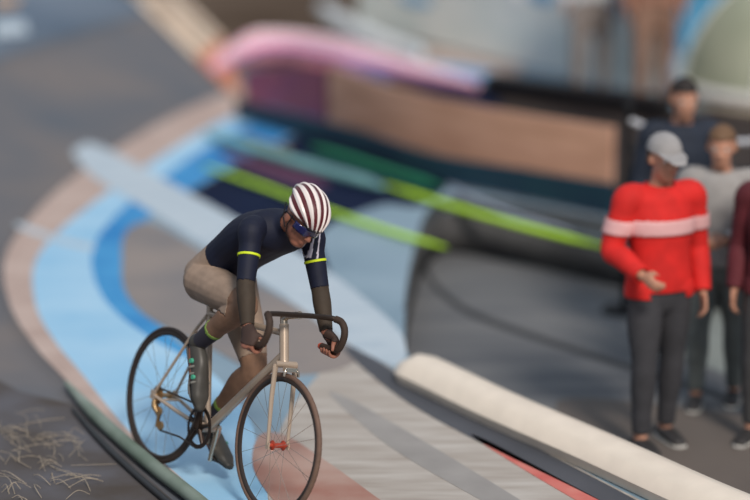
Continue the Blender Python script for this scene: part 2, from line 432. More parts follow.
# ------------------------------------------------------------------ pale banner, black beam, tent, rope barrier
A, B = G(360, 32), G(652, 98)
d = (B - A); L = d.length; d.normalize(); nn = V((d.y, -d.x, 0))
nn = nn if nn.y < 0 else -nn
AX = (d, nn, V((0, 0, 1)))
root = thing('fabric_banner', 'tall pale cyan fabric banner with blue and white patches behind the black beam', 'banner', Matrix.Translation((A + B) / 2))
MB().box((0, 0, .76), (L / 2, .02, .72), AX).build('fabric', mat('pale_cyan_fabric', (204, 214, 208), .7, scale=1.6, rgb2=(224, 226, 220), stretch=((1, 1, 3), 0)), root)
for i in range(5):
    MB().box(d * (L * (i / 4 - .5) * .98) - nn * .04 + V((0, 0, .75)), (.02, .02, .75), AX).build('post', mat('grey_metal', (150, 152, 154), .4, .6), root)
blue_p, white_p, or_p = mat('blue_patch', (120, 172, 206), .7), mat('white_patch', (232, 234, 232), .7), mat('rust_patch', (178, 134, 112), .7)
for u, z, w, h, m in ((.30, .62, .10, .07, white_p), (.33, .9, .12, .06, white_p), (.58, .66, .11, .06, white_p), (.66, .72, .20, .08, blue_p), (.76, .78, .16, .07, blue_p),
                      (.48, 1.02, .5, .06, or_p), (.80, .5, .22, .05, or_p), (.22, .45, .3, .06, blue_p), (.87, .74, .22, .1, blue_p)):
    e = MB().ell(d * (L * (u - .5)) + nn * .02 + V((0, 0, z)), (w, .012, h), AX, 20, 8); e.build('patch', m, root)
A2, B2 = G(490, 96), G(668, 122)
d2 = (B2 - A2); L2 = d2.length; d2.normalize()
n2 = V((d2.y, -d2.x, 0))
root = thing('black_beam', 'long black box beam on the ground at the foot of the pale banner', 'beam', Matrix.Translation((A2 + B2) / 2))
MB().box((0, 0, .115), (L2 / 2, .09, .09), (d2, n2, V((0, 0, 1)))).build('box', mat('black_tone', (22, 20, 22), .5), root, bevel=.01)
for q in (-.42, 0, .42): MB().box(d2 * (L2 * q), (.04, .1, .028), (d2, n2, V((0, 0, 1)))).build('foot', black_metal, root)
# white cloth bundle at the left end of the banner
wb = gl([(322, 18), (346, 36), (378, 52), (420, 64)], 0., 6)
tag(MB().tube([p + V((0, 0, .11)) for p in wb], [.05 + .055 * math.sin(PI * (i + 1) / (len(wb) + 1)) for i in range(len(wb))], 12).build('cloth_roll', mat('white_cloth', (208, 214, 216), .8)), 'white rolled cloth on the ground left of the pale banner', 'cloth roll')

# dome tent
c = G(800, 96)
root = thing('dome_tent', 'sage green dome tent with white seams at the top right corner', 'tent', Matrix.Translation(c))
TR = (1.05, 1.05, 1.15)
vs, fs = [], []; nu, nv = 40, 12
for i in range(nv + 1):
    e = PI / 2 * i / nv
    for j in range(nu):
        a = 2 * PI * j / nu; k = 1 - .05 * abs(math.sin(3 * a))
        vs.append((TR[0] * math.cos(e) * math.cos(a) * k, TR[1] * math.cos(e) * math.sin(a) * k, TR[2] * math.sin(e)))
fs = [(i * nu + j, i * nu + (j + 1) % nu, (i + 1) * nu + (j + 1) % nu, (i + 1) * nu + j) for i in range(nv) for j in range(nu)] + [tuple(range(nu - 1, -1, -1))]
MB().add(vs, fs).build('canopy', mat('sage_fabric', (150, 156, 134), .7, scale=2, rgb2=(172, 176, 154)), root)
for k in range(6):
    a = PI * k / 3 + PI / 6 * 0
    pts = [(TR[0] * math.cos(e) * math.cos(a) * 1.005, TR[1] * math.cos(e) * math.sin(a) * 1.005, TR[2] * math.sin(e) * 1.005) for e in [PI / 2 * q / 14 for q in range(14)]]
    MB().tube(pts, .014, 8).build('seam', mat('white_seam', (220, 222, 216), .6), root)
for zz, rr, m in ((.10, .05, mat('white_skirt', (212, 210, 208), .6)), (.02, .03, mat('cream_skirt', (196, 184, 164), .7))):
    e = math.asin(zz / TR[2]); q = math.cos(e) * 1.02
    MB().tube([(TR[0] * q * math.cos(a), TR[1] * q * math.sin(a), zz + rr * .4) for a in [2 * PI * j / 36 for j in range(36)]], rr, 8, closed=True, side=(0, 0, 1)).build('skirt_band', m, root)
c = G(706, 52)
root = thing('storage_crate', 'sky blue crate standing behind the sage green tent', 'crate', Matrix.Translation(c + V((0, 0, 0))))
MB().box((0, 0, .33), (.28, .22, .31)).build('box', mat('sky_blue_plastic', (84, 150, 186), .4), root, bevel=.02)
MB().box((0, 0, .66), (.30, .24, .025)).build('lid', mat('dark_brown_plastic', (70, 54, 48), .5), root, bevel=.01)
for q in (-.12, 0, .12): MB().box((q, -.226, .33), (.012, .008, .26)).build('rib', MATS['sky_blue_plastic'], root)

root = thing('rope_barrier', 'black posts carrying sagging white and black ropes behind the grey spectator', 'rope barrier', Matrix.Translation(G(624, 312, -.3)))
o0 = G(624, 312, -.3); P0, P1 = V((0, 0, 0)), G(800, 330, -.3) - o0
for P in (P0, P1):
    MB().tube([P + V((0, 0, .03)), P + V((0, 0, 1.32))], .022, 12).build('post', black_metal, root)
    MB().ell(P + V((0, 0, 1.34)), (.035, .035, .035)).build('finial', black_metal, root)
    MB().tube([P + V((0, 0, .002)), P + V((0, 0, .03))], [.15, .13], 20).build('base', black_metal, root)
for z, m, r in ((1.26, 'rope_white', .018), (1.08, 'rope_black', .02), (.90, 'rope_black', .02), (.72, 'rope_grey', .018)):
    mm = mat(m, {'rope_white': (206, 208, 214), 'rope_black': (26, 28, 32), 'rope_grey': (120, 116, 112)}[m], .6)
    MB().tube([P0.lerp(P1, i / 16) + V((0, 0, z - .16 * 4 * (i / 16) * (1 - i / 16) * .6)) for i in range(17)], r, 8).build('rope', mm, root)

# ================================================================== PEOPLE
def solid(mb, voxel, smooth=4, name='body'):
    """join all lofts of a figure into one continuous surface"""
    me = mb.mesh('tmp'); o = bpy.data.objects.new('tmp', me); COL.objects.link(o)
    r = o.modifiers.new('r', 'REMESH'); r.mode = 'VOXEL'; r.voxel_size = voxel; r.adaptivity = 0
    s = o.modifiers.new('s', 'SMOOTH'); s.factor = .5; s.iterations = smooth
    bpy.context.view_layer.update()
    dg = bpy.context.evaluated_depsgraph_get()
    out = bpy.data.meshes.new_from_object(o.evaluated_get(dg), preserve_all_data_layers=False, depsgraph=dg)
    out.name = name
    bpy.data.objects.remove(o); bpy.data.meshes.remove(me)
    return out

def classify(me, bones):
    n = len(me.vertices); co = np.empty(n * 3, np.float32); me.vertices.foreach_get('co', co); co = co.reshape(-1, 3).astype(float)
    D = np.empty((n, len(bones))); T = np.empty((n, len(bones)))
    for k, (nm, a, b, r) in enumerate(bones):
        a = np.array(a); b = np.array(b); ab = b - a
        t = np.clip(((co - a) @ ab) / (ab @ ab), 0, 1)
        D[:, k] = np.linalg.norm(co - (a + t[:, None] * ab), axis=1) - r; T[:, k] = t
    k = D.argmin(1)
    return co, np.array([b[0] for b in bones])[k], T[np.arange(n), k]

def largest(me, mask):
    nb = {}
    for e in me.edges:
        a, b = e.vertices
        if mask[a] and mask[b]: nb.setdefault(a, []).append(b); nb.setdefault(b, []).append(a)
    seen = set(); best = []
    for v in nb:
        if v in seen: continue
        st = [v]; seen.add(v); comp = []
        while st:
            q = st.pop(); comp.append(q)
            for r in nb[q]:
                if r not in seen: seen.add(r); st.append(r)
        if len(comp) > len(best): best = comp
    out = np.zeros(len(mask), bool); out[best] = True
    return out

def garment(me, mask, off, name, m, parent, thick=.004, smooth_it=0, one=False):
    if one: mask = largest(me, mask)
    nrm = np.empty(len(me.vertices) * 3, np.float32); me.vertices.foreach_get('normal', nrm); nrm = nrm.reshape(-1, 3)
    co = np.empty(len(me.vertices) * 3, np.float32); me.vertices.foreach_get('co', co); co = co.reshape(-1, 3)
    fs = [tuple(p.vertices) for p in me.polygons if all(mask[i] for i in p.vertices)]
    use = sorted({i for f in fs for i in f}); ix = {v: i for i, v in enumerate(use)}
    b = MB(); b.add([co[i] + nrm[i] * off for i in use], [tuple(ix[i] for i in f) for f in fs])
    g = bpy.data.meshes.new(name); g.from_pydata(b.v, [], b.f)
    o = link(name, g, m, parent)
    if smooth_it:
        s = o.modifiers.new('s', 'SMOOTH'); s.factor = .5; s.iterations = smooth_it
    sd = o.modifiers.new('t', 'SOLIDIFY'); sd.thickness = thick; sd.offset = -1
    return o

def head(mb, c, f, u, k=1.):
    l = u.cross(f).normalized(); ax = (f, l, u)
    P = lambda a, b, d: c + (f * a + l * b + u * d) * k
    R = lambda *r: tuple(x * k for x in r)
    mb.ell(P(-.008, 0, .034), R(.099, .077, .094), ax, 28, 18)
    mb.ell(P(.034, 0, -.030), R(.062, .061, .086), ax, 24, 16)
    mb.ell(P(.056, 0, -.088), R(.036, .040, .027), ax)
    mb.limb([P(.088, 0, .012), P(.106, 0, -.016), P(.112, 0, -.030)], R(.008, .011, .013), 10)
    mb.ell(P(.102, 0, -.034), R(.010, .019, .009), ax)
    mb.ell(P(.083, 0, .030), R(.013, .050, .010), ax)
    mb.ell(P(.090, 0, -.060), R(.009, .024, .006), ax); mb.ell(P(.088, 0, -.072), R(.010, .021, .007), ax)
    for s in (-1, 1):
        mb.ell(P(-.002, s * .080, -.005), R(.021, .010, .033), ax)
        mb.ell(P(.062, s * .038, -.022), R(.022, .022, .020), ax)
    return P, l

def hand(mb, w, d, pn, th, k=1., curl=(.35, .5, .4)):
    """palm, four unequal bent fingers and a thumb; pn: way the palm faces, th: way the thumb side lies"""
    d = d.normalized(); pn = (pn - d * pn.dot(d)).normalized(); ac = d.cross(pn).normalized()
    if ac.dot(th) < 0: ac = -ac
    mb.limb([w - d * .015 * k, w + d * .02 * k, w + d * .06 * k, w + d * .088 * k], [x * k for x in (.024, .030, .039, .038)], 14, side=ac, ry=[x * k for x in (.019, .017, .015, .012)])
    for i, L in enumerate((.072, .080, .074, .058)):
        p = w + d * (.084 - abs(i - 1.2) * .004) * k + ac * (.028 - .019 * i) * k
        pts = [p - d * .02 * k, p]; a = 0; q = p.copy()
        for seg, c in zip((.46, .30, .24), curl):
            a += c; q = q + (d * math.cos(a) + pn * math.sin(a) + ac * (.06 - .04 * i)) * L * seg * k; pts.append(q.copy())
        mb.limb(pts, [x * k for x in (.009, .0095, .0088, .008, .0068)], 8)
    b = w + d * .022 * k + ac * .022 * k
    mb.limb([b, b + (ac * .026 + d * .024 + pn * .010) * k, b + (ac * .036 + d * .052 + pn * .020) * k, b + (ac * .034 + d * .074 + pn * .028) * k], [x * k for x in (.014, .012, .0105, .008)], 8)

SKIN = mat('skin', (190, 140, 116), .55, var=.06, scale=20)
def spectator(label, pos, yaw, H, shirt, trousers, hair, shoes=(50, 48, 48), sleeves=1., cap=None, arms=None, extra=None, skin=None, lean=0., group=None):
    k = H / 1.72
    root = thing('person', label, 'person', Matrix.Translation(V(pos)) @ Matrix.Rotation(yaw, 4, 'Z'), group)
    P = lambda x, y, z: V((x, y - lean * max(0, z - .9), z)) * k        # x = own left, -y = forward
    mb = MB(); X = (1, 0, 0); bones = []
    hip, chest, neck = P(0, 0, .94), P(0, .015, 1.26), P(0, .02, 1.44)
    mb.limb([P(0, .01, .86), P(0, .01, .96), P(0, 0, 1.10), P(0, .01, 1.26), P(0, .015, 1.37), P(0, .02, 1.43)],
            [x * k for x in (.155, .165, .145, .170, .165, .075)], 22, X, [x * k for x in (.105, .115, .100, .118, .095, .06)])
    bones += [('torso', P(0, 0, .94), P(0, .01, 1.38), .13 * k)]
    mb.limb([P(0, .02, 1.38), P(0, .01, 1.47), P(0, -.005, 1.54)], [x * k for x in (.066, .056, .055)], 16); bones.append(('neck', P(0, .02, 1.45), P(0, 0, 1.54), .055 * k))
    hc = P(0, -.02, 1.60); fw = V((0, -1, -.12)).normalized(); up = V((0, -.12, 1)).normalized()
    HP, hl = head(mb, hc, fw, up, k); bones.append(('head', P(0, -.02, 1.585), P(0, -.01, 1.65), .095 * k))
    arms = arms or {}
    for s, nm in ((1, 'l'), (-1, 'r')):
        st = .05 if s > 0 else -.04
        a, b, c = P(s * .085, .0, .90), P(s * .105, -.015 + st, .49), P(s * .11, .02 + st * 1.6, .085)
        mb.limb([a, a.lerp(b, .45), b, b.lerp(c, .3), b.lerp(c, .7), c], [x * k for x in (.092, .084, .058, .058, .044, .038)], 16)
        mb.limb([c + V((0, .03, -.03)) * k, c + V((0, -.06, -.045)) * k, c + V((0, -.15, -.06)) * k], [x * k for x in (.036, .042, .036)], 12, X, [x * k for x in (.035, .032, .020)])
        bones += [('thigh', a, b, .07 * k), ('shin', b, c, .045 * k), ('foot', c + V((0, 0, -.04)) * k, c + V((0, -.15, -.055)) * k, .035 * k)]
        sh = P(s * .185, .02, 1.385)
        e, w = arms.get(nm, (V((s * .245, .05, 1.10)), V((s * .235, -.05, .86))))
        e, w = P(*e), P(*w)
        mb.limb([P(s * .10, .02, 1.38), sh, sh.lerp(e, .35), e, e.lerp(w, .3), w], [x * k for x in (.06, .062, .054, .042, .042, .028)], 14)
        d = (w - e).normalized()
        hand(mb, w, d, V((-s, 0, 0)) if abs(d.x) < .8 else V((0, 1, 0)), V((0, -1, .2)), k)
        bones += [('arm', sh, e, .05 * k), ('fore', e, w, .035 * k), ('hand', w + d * .02 * k, w + d * .16 * k, .03 * k)]
    me = solid(mb, .011 * k, 4)
    link('body', me, skin or SKIN, root)
    co, B, T = classify(me, bones)
    sm = shirt if not isinstance(shirt, tuple) else mat('cloth_%d_%d_%d' % shirt, shirt, .8, scale=12)
    tm = mat('cloth_%d_%d_%d' % trousers, trousers, .85, scale=12)
    garment(me, (B == 'thigh') | ((B == 'shin') & (T < .97)) | ((B == 'torso') & (T < .12)), .012 * k, 'trousers', tm, root, .006)
    garment(me, ((B == 'torso') & (co[:, 2] > .88 * k) & (co[:, 2] < 1.46 * k)) | (B == 'arm') | ((B == 'fore') & (T < sleeves)) | ((B == 'thigh') & (co[:, 2] > .85 * k)) | ((B == 'neck') & (co[:, 2] < 1.46 * k)),
            .022 * k, 'shirt', sm, root, .008, 3)
    hm = mat('hair_%d_%d_%d' % hair, hair, .7, scale=40)
    rel = co - np.array(HP(0, 0, 0)); fa, ua = rel @ np.array(fw), rel @ np.array(up)
    garment(me, (B == 'head') & ((ua > .055 * k) | ((fa < .0) & (ua > -.06 * k))) & (ua > (-.02 + fa / k * .9) * k), .012 * k, 'hair', hm, root, .01, 2)
    for s in (-1, 1):
        e = MB().ell(HP(.080, s * .031, .010), (.012 * k, .014 * k, .010 * k), (fw, hl, up), 12, 8).build('eye', mat('eye_white', (226, 222, 216), .3), root)
        MB().ell(HP(.0905, s * .031, .010), (.003 * k, .006 * k, .006 * k), (fw, hl, up), 10, 6).build('iris', mat('iris_brown', (60, 42, 32), .3), e)
    for s in (1, -1):
        st = .05 if s > 0 else -.04; c = P(s * .11, .02 + st * 1.6, .085)
        sh = MB().limb([c + V((0, .045, -.042)) * k, c + V((0, -.06, -.042)) * k, c + V((0, -.165, -.056)) * k], [x * k for x in (.042, .05, .044)], 14, X, [x * k for x in (.036, .036, .024)]).build('shoe', mat('shoe_%d_%d_%d' % shoes, shoes, .5), root)
        MB().limb([c + V((0, .05, -.075)) * k, c + V((0, -.06, -.075)) * k, c + V((0, -.175, -.075)) * k], [x * k for x in (.042, .05, .044)], 14, X, [.009 * k] * 3).build('sole', mat('sole_white', (200, 198, 192), .6), sh)
    if cap:
        cm = mat('cap_%d_%d_%d' % cap, cap, .8, scale=15)
        b = MB(); vs, fs = [], []
        for i in range(8):
            e = PI / 2 * i / 7.5
            for j in range(24):
                a = 2 * PI * j / 24; vs.append(HP(-.008 + .112 * math.cos(e) * math.cos(a), .092 * math.cos(e) * math.sin(a), .05 + .092 * math.sin(e)))
        fs = [(i * 24 + j, i * 24 + (j + 1) % 24, (i + 1) * 24 + (j + 1) % 24, (i + 1) * 24 + j) for i in range(7) for j in range(24)] + [tuple(range(23, -1, -1)), tuple(168 + j for j in range(24))]
        co_ = b.add(vs, fs).build('cap', cm, root)
        MB().limb([HP(.06, 0, .052), HP(.12, 0, .046), HP(.165, 0, .034)], [x * k for x in (.075, .07, .05)], 16, hl, [.006 * k] * 3).build('peak', cm, co_)
    if extra: extra(root, me, co, B, T, k, P)
    return root

def red_extra(root, me, co, B, T, k, P):
    z = co[:, 2] / k
    garment(me, ((B == 'torso') | (B == 'arm')) & (z > 1.20) & (z < 1.29), .034 * k, 'chest_band', mat('pale_pink_band', (226, 176, 176), .7), root, .004, 2)
spectator('person in a bright red shirt with a pale chest band and grey cap', G(655, 446, -.3), .35, 1.70, (206, 36, 32), (58, 58, 62), (70, 50, 40), cap=(150, 148, 148), extra=red_extra,
          arms={'r': (V((-.27, .03, 1.12)), V((-.20, -.20, 1.02)))})
spectator('person in a pale grey jacket with brown hair right of the red shirt', G(714, 404, -.3), -.2, 1.60, (150, 148, 146), (104, 110, 108), (108, 82, 60), arms={'l': (V((.25, 0, 1.12)), V((.05, -.24, 1.08)))})
spectator('person in a dark maroon jacket cut by the right picture edge', G(772, 440, -.3), -.5, 1.66, (92, 36, 44), (66, 66, 68), (52, 40, 34))
spectator('person in a navy jacket standing behind the grey jacket and red shirt', G(676, 352, -.3), .2, 1.68, (34, 42, 56), (70, 72, 74), (40, 34, 32))
spectator('person in rust brown trousers standing beside the green tent', G(652, 106), .1, 1.74, (150, 110, 92), (142, 112, 96), (60, 44, 36))
spectator('person in grey-brown trousers standing before the pale banner', G(590, 98), -.1, 1.70, (196, 200, 204), (134, 126, 122), (50, 40, 36))

# ================================================================== BICYCLE
TH, LN = .626, .212
ux, vx = V((math.sin(TH), -math.cos(TH), 0)), V((math.cos(TH) * math.cos(LN), math.sin(TH) * math.cos(LN), -math.sin(LN)))
wx = V((math.cos(TH) * math.sin(LN), math.sin(TH) * math.sin(LN), math.cos(LN)))
BM = Matrix(((ux.x, vx.x, wx.x, -.846), (ux.y, vx.y, wx.y, 11.773), (ux.z, vx.z, wx.z, .012), (0, 0, 0, 1)))
silver = mat('champagne_paint', (186, 168, 150), .3, .35, var=.04)
chrome = mat('polished_metal', (196, 186, 172), .2, .9, var=.03)
gold = mat('brassy_metal', (170, 142, 104), .35, .8)
rubber = mat('tyre_rubber', (52, 42, 38), .7, scale=30)
brown_rubber = mat('brown_tyre_rubber', (104, 82, 70), .7, scale=30)
rim_m = mat('dark_rim', (70, 62, 58), .35, .5)
dark = mat('dark_alloy', (58, 48, 42), .35, .6)
tape_m = mat('bar_tape', (58, 44, 36), .75, scale=40, bump=.2)

bike = thing('bicycle', 'champagne coloured drop-bar bicycle leaning into the bend under the rider', 'bicycle', BM)
f = MB()
f.tube([(-.135, 0, .80), (.485, 0, .84)], .016, 14)
f.tube([(.515, 0, .745), (.02, 0, .285)], .021, 14)
f.tube([(0, 0, .275), (-.15, 0, .85)], .0165, 14)
f.tube([(.475, 0, .88), (.525, 0, .715)], .022, 16)
f.tube([(0, -.038, .275), (0, .038, .275)], .024, 16)
for s in (-1, 1):
    f.tube([(-.02, s * .028, .278), (-.20, s * .045, .30), (-.41, s * .062, .335)], [.011, .010, .008], 10)
    f.tube([(-.135, s * .016, .79), (-.19, s * .035, .70), (-.41, s * .062, .338)], [.009, .008, .007], 10)
    f.box((-.412, s * .063, .335), (.02, .004, .022))
f.tube([(-.195, -.035, .695), (-.195, .035, .695)], .006, 8); f.tube([(-.33, -.05, .33), (-.33, .05, .33)], .006, 8)
f.build('frame', silver, bike)
f = MB()
f.tube([(.518, 0, .735), (.535, 0, .70)], .02, 14); f.tube([(.54, -.058, .705), (.54, .058, .705)], .016, 12)
for s in (-1, 1):
    f.tube([(.54, s * .055, .705), (.556, s * .058, .55), (.585, s * .055, .335)], [.014, .012, .008], 12, ry=[.010, .009, .006])
    f.box((.585, s * .056, .333), (.012, .004, .016))
f.build('fork', silver, bike)
f = MB().box((.585, 0, .69), (.012, .035, .010)); f.tube([(.595, -.035, .69), (.60, -.04, .66)], .007, 8); f.tube([(.595, .035, .69), (.60, .04, .66)], .007, 8)
f.build('brake_caliper', chrome, bike, bevel=.002)
MB().tube([(-.14, 0, .81), (-.168, 0, .915)], .0136, 12).build('seatpost', dark, bike)
sd = MB(); secs = []
prof = ((-.29, .066, .022), (-.27, .072, .026), (-.22, .066, .028), (-.16, .045, .026), (-.09, .024, .022), (-.04, .019, .018), (-.022, .012, .010))
sd.tube([(x, 0, .925 - r2 * .4) for x, r1, r2 in prof], [p[1] for p in prof], 20, side=(0, 1, 0), ry=[p[2] for p in prof])
sdl = sd.build('saddle', mat('saddle_vinyl', (40, 36, 36), .5), bike)
MB().tube([(-.25, .02, .895), (-.20, .02, .888), (-.12, .02, .888), (-.06, .01, .902)], .004, 8).tube([(-.25, -.02, .895), (-.20, -.02, .888), (-.12, -.02, .888), (-.06, -.01, .902)], .004, 8).build('saddle_rail', chrome, sdl)
st = MB().tube([(.466, 0, .905), (.50, 0, .925), (.585, 0, .945)], [.018, .016, .019], 14).tube([(.474, 0, .88), (.460, 0, .925)], .0175, 14).build('stem', chrome, bike)
MB().tube([(.4585, 0, .925), (.457, 0, .932)], [.016, .012], 14).build('top_cap', mat('orange_cap', (210, 112, 78), .4), st)
half = lambda s: [(.585, s * .0, .945), (.585, s * .09, .945), (.588, s * .15, .944), (.602, s * .190, .942), (.630, s * .204, .936), (.654, s * .209, .914), (.662, s * .212, .880), (.652, s * .214, .840), (.630, s * .215, .808), (.58, s * .216, .796), (.50, s * .217, .792)]
hb = MB()
hb.tube(smoothline(half(-1)[::-1], 5) + smoothline(half(1), 5)[1:], .0125, 12).build('handlebar', dark, bike)
for s in (-1, 1):
    pts = smoothline(half(s)[3:], 6)
    MB().tube(pts, .0168, 14).build('bar_tape', tape_m, bike)
    MB().tube([pts[-1], V(pts[-1]) + V((-.014, 0, -.001))], [.0175, .015], 14).build('bar_end_plug', mat('red_plug', (206, 84, 56), .4), bike)

def wheel(name, c, trm, hubm):
    root = bpy.data.objects.new('tmp', None)
    ring = lambda R, n=72: [(R * math.cos(2 * PI * i / n), 0, R * math.sin(2 * PI * i / n)) for i in range(n)]
    w = MB().tube(ring(.306), .0095, 10, side=(0, 1, 0), closed=True, ry=[.014] * 72).build(name, rim_m, bike)
    w.location = c; bpy.data.objects.remove(root)
    MB().tube(ring(.3225), .0128, 12, side=(0, 1, 0), closed=True).build('tire', trm, w)
    h = MB().tube([(0, -.05, 0), (0, -.035, 0), (0, -.03, 0), (0, -.022, 0), (0, .022, 0), (0, .03, 0), (0, .035, 0), (0, .05, 0)], [.008, .010, .024, .012, .012, .024, .010, .008], 16).build('hub', hubm, w)
    a = V((.022, -.031, 0)); b = V((.298 * math.cos(.35), 0, .298 * math.sin(.35)))
    s0 = MB().tube([a, b], .0011, 5).build('spoke', chrome, w)
    s1 = MB().tube([(a.x, .031, 0), (b.x, 0, -b.z)], .0011, 5).build('spoke', chrome, w)
    for i in range(1, 10):
        dup(s0, w, rot=(0, 2 * PI * i / 10, 0)); dup(s1, w, rot=(0, 2 * PI * (i + .5) / 10, 0))
    return w
wheel('rear_wheel', (-.41, 0, .335), rubber, gold)
wheel('front_wheel', (.585, 0, .335), brown_rubber, mat('red_hub', (190, 78, 58), .35, .5))

def cog(c, R, teeth, thick, arms, m, name, parent, hole=.0):
    vs, fs = [], []; n = teeth * 4
    Ri = R * .86 if arms else R * .35
    for y in (-thick, thick):
        for i in range(n):
            a = 2 * PI * i / n; r = R + (.004 if i % 4 in (0, 1) else -.004)
            vs.append((c[0] + r * math.cos(a), c[1] + y, c[2] + r * math.sin(a)))
        for i in range(n):
            a = 2 * PI * i / n; vs.append((c[0] + Ri * math.cos(a), c[1] + y, c[2] + Ri * math.sin(a)))
    for i in range(n):
        j = (i + 1) % n
        fs += [(i, j, n + j, n + i), (2 * n + i, 3 * n + i, 3 * n + j, 2 * n + j), (i, 2 * n + i, 2 * n + j, j), (n + i, n + j, 3 * n + j, 3 * n + i)]
    b = MB().add(vs, fs)
    for k in range(arms):
        a = 2 * PI * k / arms + .3
        b.tube([V(c), V(c) + V((math.cos(a) * R * .9, 0, math.sin(a) * R * .9))], [.013, .009], 8)
    return b.build(name, m, parent)
cog((0, -.047, .275), .097, 46, .0025, 5, dark, 'chainring', bike)
spk = cog((-.41, -.042, .335), .034, 16, .0025, 0, gold, 'sprocket', bike)
cog((-.41, -.036, .335), .045, 20, .002, 0, gold, 'sprocket', bike)
der = MB().limb([(-.405, -.055, .315), (-.39, -.06, .285), (-.365, -.058, .262)], [.012, .015, .010], 10).tube([(-.365, -.052, .262), (-.365, -.040, .262)], .024, 14).tube([(-.33, -.052, .20), (-.33, -.040, .20)], .022, 14).box((-.348, -.056, .23), (.008, .003, .04))
der.build('rear_derailleur', gold, bike)
ch = [(.0, -.047, .375)] + [(.1 * math.cos(a), -.047, .275 + .1 * math.sin(a)) for a in [math.radians(q) for q in range(80, -81, -16)]] + [(0, -.047, .174), (-.15, -.046, .19), (-.33, -.046, .178), (-.352, -.046, .20), (-.345, -.046, .25), (-.38, -.044, .285), (-.445, -.042, .325), (-.435, -.042, .36), (-.405, -.042, .373)]
MB().tube(ch, .0035, 6, side=(0, 1, 0), closed=True, ry=[.005] * len(ch)).build('chain', mat('chain_steel', (66, 56, 50), .4, .7), bike)
PR, PL = V((.035, -.075, .441)), V((-.035, .075, .109))
for c, s in ((PR, -1), (PL, 1)):
    MB().limb([(0, s * .062, .275), (c.x * .5, s * .068, (c.z + .275) / 2), (c.x, s * .072, c.z)], [.019, .014, .012], 10, side=(0, 1, 0), ry=[.019, .014, .012]).build('crank_arm', chrome if s > 0 else dark, bike)
    p = MB().tube([(c.x, s * .07, c.z), (c.x, s * .10, c.z)], .006, 8).box((c.x, s * .118, c.z), (.034, .026, .007)).build('pedal', dark, bike, bevel=.003)

# ================================================================== RIDER
rider = thing('person', 'cyclist in a navy jersey and striped helmet riding on the drops', 'person', BM)
mb = MB(); bones = []; Y = (0, 1, 0)
tors = [(-.175, 0, .985), (-.12, 0, 1.0), (.0, 0, 1.12), (.16, 0, 1.23), (.30, 0, 1.285), (.385, 0, 1.325)]
mb.limb(tors, [.135, .160, .142, .160, .165, .075], 24, Y, [.095, .112, .100, .112, .100, .062])
bones += [('pelvis', V(tors[0]), V(tors[2]), .125), ('torso', V(tors[2]), V(tors[4]), .128)]
mb.limb([(.32, 0, 1.30), (.40, -.004, 1.335), (.468, -.012, 1.362)], [.068, .058, .056], 16); bones.append(('neck', V((.385, 0, 1.33)), V((.455, -.01, 1.358)), .055))
hc = V((.505, -.018, 1.378)); hf = V((.82, -.02, -.56)).normalized(); hu = V((.50, .06, .86)); hu = (hu - hf * hu.dot(hf)).normalized()
HP, hl = head(mb, hc, hf, hu, 1.0); bones.append(('head', hc + hu * -.01, hc + hu * .05, .095))
shoe_pts = {}
for s in (-1, 1):
    hip = V((-.10, s * .088, .965))
    if s < 0: ball, heel, ank, knee = V((.04, -.118, .462)), V((-.045, -.118, .630)), V((-.005, -.114, .690)), V((.325, -.13, .935))
    else: ball, heel, ank, knee = V((-.02, .118, .135)), V((-.185, .115, .205)), V((-.145, .112, .268)), V((.130, .118, .605))
    mb.limb([hip, hip.lerp(knee, .4), knee, knee.lerp(ank, .28), knee.lerp(ank, .65), ank], [.100, .090, .059, .060, .044, .036], 18)
    mb.limb([heel.lerp(ank, .3), heel.lerp(ball, .5) + (ank - heel) * .15, ball + (ball - heel) * .25], [.036, .038, .030], 12, Y, [.034, .034, .022])
    bones += [('thigh', hip, knee, .085), ('shinR' if s < 0 else 'shinL', knee, ank, .05), ('foot', heel.lerp(ank, .2), ball, .04)]
    shoe_pts[s] = (ball, heel, ank)
    sh = V((.335, s * .168, 1.280)); el = V((.420, s * .210, 1.045)); wr = V((.508, s * .222, .862))
    mb.limb([(.28, s * .09, 1.27), sh, sh.lerp(el, .35), el, el.lerp(wr, .3), wr], [.068, .058, .044, .037, .038, .026], 16)
    bones += [('arm' + ('R' if s < 0 else 'L'), sh, el, .052), ('fore', el, wr, .036)]
    # palm over the outside of the drop, fingers closing under the bar
    c0 = V((.565, s * .2165, .795)); au = V((1, 0, -.06)).normalized()
    pal = c0 + V((-.012, s * .020, .034))
    mb.limb([wr, wr.lerp(pal, .5), pal, c0 + V((.0, s * .034, .004))], [.027, .034, .041, .040], 14, side=au, ry=[.022, .020, .017, .013])
    for i, k in enumerate((1., 1.06, 1., .86)):
        cc = c0 + au * (.034 - .0225 * i); pts = []
        for a in (62, 20, -25, -75, -125, -175 + 14 * (i == 3)):
            r = .0285; a = math.radians(a)
            pts.append(cc + V((0, s * r * math.cos(a), r * math.sin(a))))
        mb.limb(pts, [.0105, .0105, .010, .0095, .009, .0075], 8)
    b = c0 + V((.018, s * .006, .040))
    mb.limb([pal + V((.014, -s * .004, .012)), b + V((.012, -s * .012, .000)), b + V((.030, -s * .028, -.016)), b + V((.040, -s * .034, -.036))], [.016, .0125, .0108, .0085], 8)
    bones.append(('hand', wr.lerp(pal, .35), c0 + V((0, s * .02, 0)), .04))
me = solid(mb, .0055, 3)
skin_r = mat('rider_skin', (150, 100, 82), .5, var=.06, scale=25)
link('body', me, skin_r, rider)
co, B, T = classify(me, bones)
navy = mat('navy_jersey', (12, 19, 42), .7, scale=25); olive = mat('olive_brown_sleeve', (60, 50, 40), .75, scale=25)
shorts_m = mat('grey_brown_shorts', (148, 128, 112), .75, scale=20)
isin = lambda *n_: np.isin(B, n_)
along = co @ np.array([.74, 0, .67])                                     # along the back from hips to shoulders
